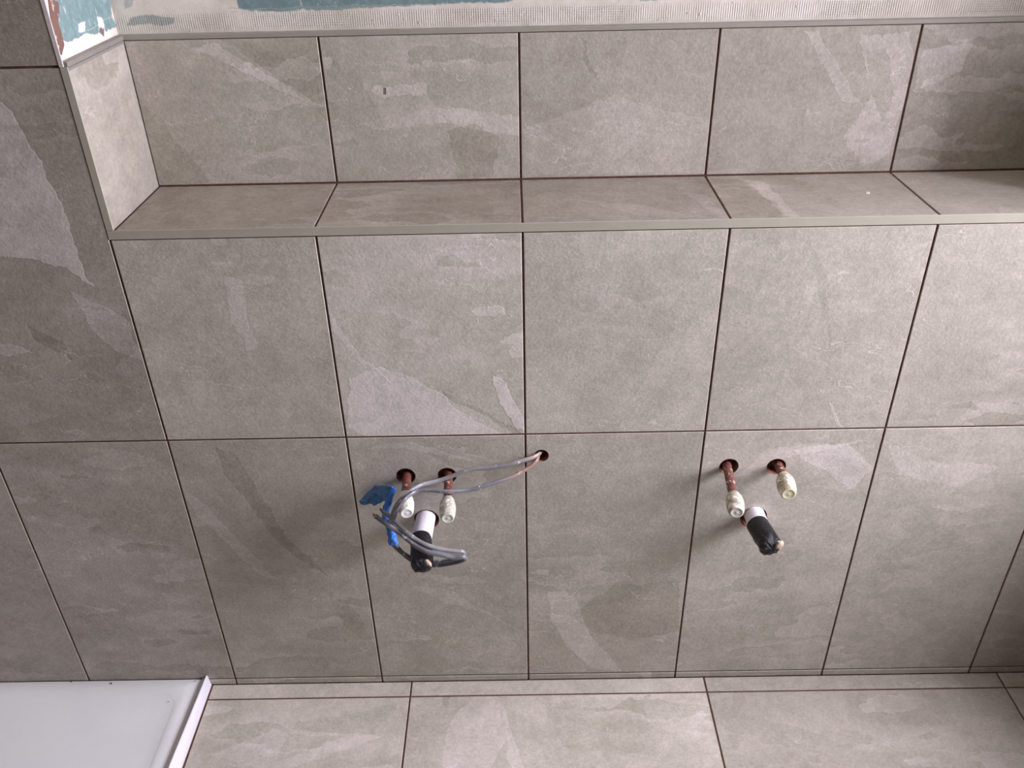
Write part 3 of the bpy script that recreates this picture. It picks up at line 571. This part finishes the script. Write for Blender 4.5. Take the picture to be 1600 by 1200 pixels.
def waste(i, p0, pb, p1, r, label, blobs):
    t = empty('waste_pipe', (p0[0], 0, p0[2])); tag(t, label, 'pipe')
    p0, pb, p1 = Vector(p0), Vector(pb), Vector(p1)
    q = pb.lerp(p1, .12)
    at(lathe('pipe', p0, q, [(0, r - .0012), (.5, r - .0012), (1, r - .0012)], WHITE_PVC, None, 40), t)
    bm = bmesh.new(); a = (p1 - pb).normalized(); X, Y, _ = frame_of(a); rings = []; N = 48; L = (p1 - pb).length
    prof = [(0, r - .0009, 0), (0, r, 0), (.1, r, 0), (.22, r, .01), (.36, r, .03), (.5, r * 1.01, .05), (.62, r * 1.01, .08), (.72, r * 1.02, .10), (.8, r * 1.02, .12), (.87, r * .99, .15), (.93, r * .93, .18), (.97, r * .80, .2), (1.0, r * .58, .2), (1.0, r * .25, .2)]
    for tt, rr, jt in prof:
        ring = []
        for k in range(N):
            th = 2 * math.pi * k / N; d = X * math.cos(th) + Y * math.sin(th)
            f = 1 + jt * (noise.noise(Vector((d.x * 2.2 + i * 7, d.z * 2.2, tt * 5))) + .45 * noise.noise(Vector((d.x * 6 + i * 7, d.z * 6, tt * 9))))
            sq = 1 - .16 * max(0, tt - .55) / .45 if i == 0 else 1 - .10 * max(0, tt - .7) / .3
            p = pb + a * (L * tt) + Vector((d.x, d.y, d.z * sq)) * rr * f
            p += a * (jt * .012 * noise.noise(Vector((d.x * 3, d.z * 3, i + tt * 2)))); ring.append(bm.verts.new(p))
        rings.append(ring)
    for u in range(len(rings) - 1):
        for k in range(N): bm.faces.new((rings[u][k], rings[u][(k + 1) % N], rings[u + 1][(k + 1) % N], rings[u + 1][k]))
    bm.faces.new(rings[-1]); bmesh.ops.recalc_face_normals(bm, faces=bm.faces)
    tp = sharp(new_obj('black_tape', bm, BLACK, smooth=True), 35); at(tp, t); tag(tp, 'glossy black tape wrapped over the open end')
    for (dx, dy, dz, rx, rz, rot) in blobs:
        bm = bmesh.new(); bmesh.ops.create_icosphere(bm, subdivisions=3, radius=1)
        for v in bm.verts: v.co *= 1 + .35 * noise.noise(v.co * 1.7 + Vector((i * 3, 0, 0))) + .15 * noise.noise(v.co * 5)
        c = p1 + Vector((dx, dy, dz))
        bmesh.ops.transform(bm, matrix=Matrix.Translation(c) @ Matrix.Rotation(rot, 4, 'Y') @ Matrix.Diagonal((rx, .0045, rz, 1)), verts=bm.verts)
        f = new_obj('torn_flap', bm, TORN, smooth=True); f.parent = tp; tag(f, 'torn beige fibre poking out of the tape')
    return t, tp
W1, _ = waste(0, (-.1775, .040, .4365), (-.1835, -.0530, .4372), (-.1745, -.1250, .4370), .0186, 'left waste pipe, white with a black taped end, looped round by the grey cables', [(.0085, .006, .0065, .0058, .0085, -.6)])
W2, tp2 = waste(1, (.4066, .040, .4310), (.4045, -.0275, .4335), (.4137, -.0930, .4370), .0192, 'right waste pipe, short white collar and a crumpled black taped end', [(.0095, .0040, .0050, .0085, .0095, .5)])
# faint blue pen marks on the right pipe
BLUE_INK = simple('blue_ink', (92, 122, 178), (110, 140, 190), 60, .5)
bm = bmesh.new()
ax0, ax1 = Vector((.4066, .040, .4310)), Vector((.4045, -.0275, .4335)); a = (ax1 - ax0).normalized(); X, Y, _ = frame_of(a)
def onpipe(s, h): # s along axis from wall, h = angle from the top
    d = (Vector((0, 0, 1)) * math.cos(h) + Vector((1, 0, 0)) * math.sin(h)); c = ax0 + a * (.040 + s); return c + d * .0182
for s0, h0, s1, h1 in ((.004, .30, .012, .30), (.004, .30, .004, .42), (.008, .30, .008, .40), (.004, .50, .012, .46), (.012, .46, .012, .56), (.015, .30, .020, .38), (.020, .38, .015, .46)):
    p, q = onpipe(s0, h0), onpipe(s1, h1); dv = (q - p).normalized(); sd = dv.cross(Vector((math.sin(h0), 0, math.cos(h0)))).normalized() * .0004
    nn = Vector((math.sin(h0), 0, math.cos(h0))) * .0003
    v = [bm.verts.new(x) for x in (p - sd, q - sd, q + sd, p + sd, p - sd - nn, q - sd - nn, q + sd - nn, p + sd - nn)]
    for fc in ((0, 1, 2, 3), (7, 6, 5, 4), (0, 4, 5, 1), (1, 5, 6, 2), (2, 6, 7, 3), (3, 7, 4, 0)): bm.faces.new([v[i] for i in fc])
bmesh.ops.recalc_face_normals(bm, faces=bm.faces)
at(new_obj('pen_mark', bm, BLUE_INK), W2)

# ------------------------------------------------------------ grey cables taped together
def cable_mat(name, a, b, dirt):
    nt = NT(name); o = nt.obj(); f = nt.noise(o, 70, 5, .6, .3); h = nt.noise(o, 260, 4, .6); sx = nt.n('ShaderNodeSeparateXYZ'); nt.put(sx.inputs[0], o)
    col = nt.mix(nt.ramp(f, .35, .65), srgb(*a), srgb(*b)); col = nt.mix(nt.ramp(f, .63, .67), col, srgb(214, 214, 214)); 
    dm = nt.math('MULTIPLY', nt.ramp(sx.outputs[0], *dirt), nt.ramp(h, .35, .6)); col = nt.mix(dm, col, srgb(166, 122, 102))
    nt.bump(nt.ramp(f, .63, .67), .0006); return nt.set(col, .32, spec=.5)
CA = cable_mat('grey_sheath', (128, 126, 128), (142, 140, 140), (-.03, .05)); CB = cable_mat('dark_grey_sheath', (104, 106, 114), (118, 116, 120), (-.05, -.01))
cb = empty('cable_bundle', (.0271, 0, .5716)); tag(cb, 'two grey cables from the small drilled hole, looped over the left pipes with blue tape', 'cable')
for nm_, pts, mt, lb in (('cable', CABLE_A, CA, 'lighter grey cable'), ('cable', CABLE_B, CB, 'darker grey cable dusted brown near the wall')):
    off = .002 if mt is CA else -.0025
    P = [(.0271 - (.004 if mt is CB else -.003), .034, .5716 + off * 1.2), (.0268 - (.004 if mt is CB else -.003), .014, .5716 + off * 1.2)] + pts[2:]
    o = sweep(nm_, P, (.0039 if mt is CA else .0042), .0030, mt, None, 12, 6); at(o, cb); tag(o, lb)
    e = Vector(P[-1]); d = (Vector(P[-1]) - Vector(P[-2])).normalized(); s = Vector((.0, .4, .9)).normalized()
    for q in (-.0016, 0, .0016):
        c = lathe('conductor', e - d * .002 + s * q, e + d * (.0035 + abs(q)) + s * q, [(0, .0009), (1, .0009)], simple('copper_core', (170, 130, 100), (120, 84, 64), 200, .4, .6), None, 10)
        c.parent = o
BT = splash('blue_tape', (46, 100, 196), (74, 136, 220), (214, 224, 236), .655, 80, .5, .4, .0008)
BT2 = splash('blue_tape_faded', (84, 134, 176), (56, 108, 166), (190, 206, 214), .63, 75, .5, .4, .0006)
o = sweep('tape_wrap', TAPE, .0046, .0066, BT, None, 16, 7, rad=lambda t: .80 + .75 * t, jitter=.35); at(o, cb); tag(o, 'bright blue tape wrapped round the cables')
bm = bmesh.new(); rows = FLAG; nr, nc = 7, 17; G = []
for i in range(nr):
    row = []
    for j in range(nc):
        u = i / (nr - 1) * 2; v = j / (nc - 1) * 4; iu = min(int(u), 1); iv = min(int(v), 3); fu, fv = u - iu, v - iv
        P = lambda a, b: Vector(rows[a][b])
        p = (P(iu, iv) * (1 - fu) + P(iu + 1, iv) * fu) * (1 - fv) + (P(iu, iv + 1) * (1 - fu) + P(iu + 1, iv + 1) * fu) * fv
        p.y += .0055 * noise.noise(Vector((p.x * 90, 0, p.z * 90))) + .002 * noise.noise(Vector((p.x * 260, 3, p.z * 260))) - .001
        p.z += .0022 * noise.noise(Vector((p.x * 120, 5, p.z * 120))); row.append(p)
    G.append(row)
th = Vector((0, .0007, 0))
A = [[bm.verts.new(p) for p in r] for r in G]; B = [[bm.verts.new(p + th) for p in r] for r in G]
for i in range(nr - 1):
    for j in range(nc - 1):
        bm.faces.new((A[i][j], A[i][j + 1], A[i + 1][j + 1], A[i + 1][j])); bm.faces.new((B[i][j], B[i + 1][j], B[i + 1][j + 1], B[i][j + 1]))
rim = [(0, j) for j in range(nc)] + [(i, nc - 1) for i in range(1, nr)] + [(nr - 1, j) for j in range(nc - 2, -1, -1)] + [(i, 0) for i in range(nr - 2, 0, -1)]
for k in range(len(rim)):
    (a, b), (c, d) = rim[k], rim[(k + 1) % len(rim)]; bm.faces.new((A[a][b], B[a][b], B[c][d], A[c][d]))
bmesh.ops.recalc_face_normals(bm, faces=bm.faces)
o = sharp(new_obj('tape_flag', bm, BT2, smooth=True), 30); at(o, cb); tag(o, 'loose crumpled flag of faded blue tape')
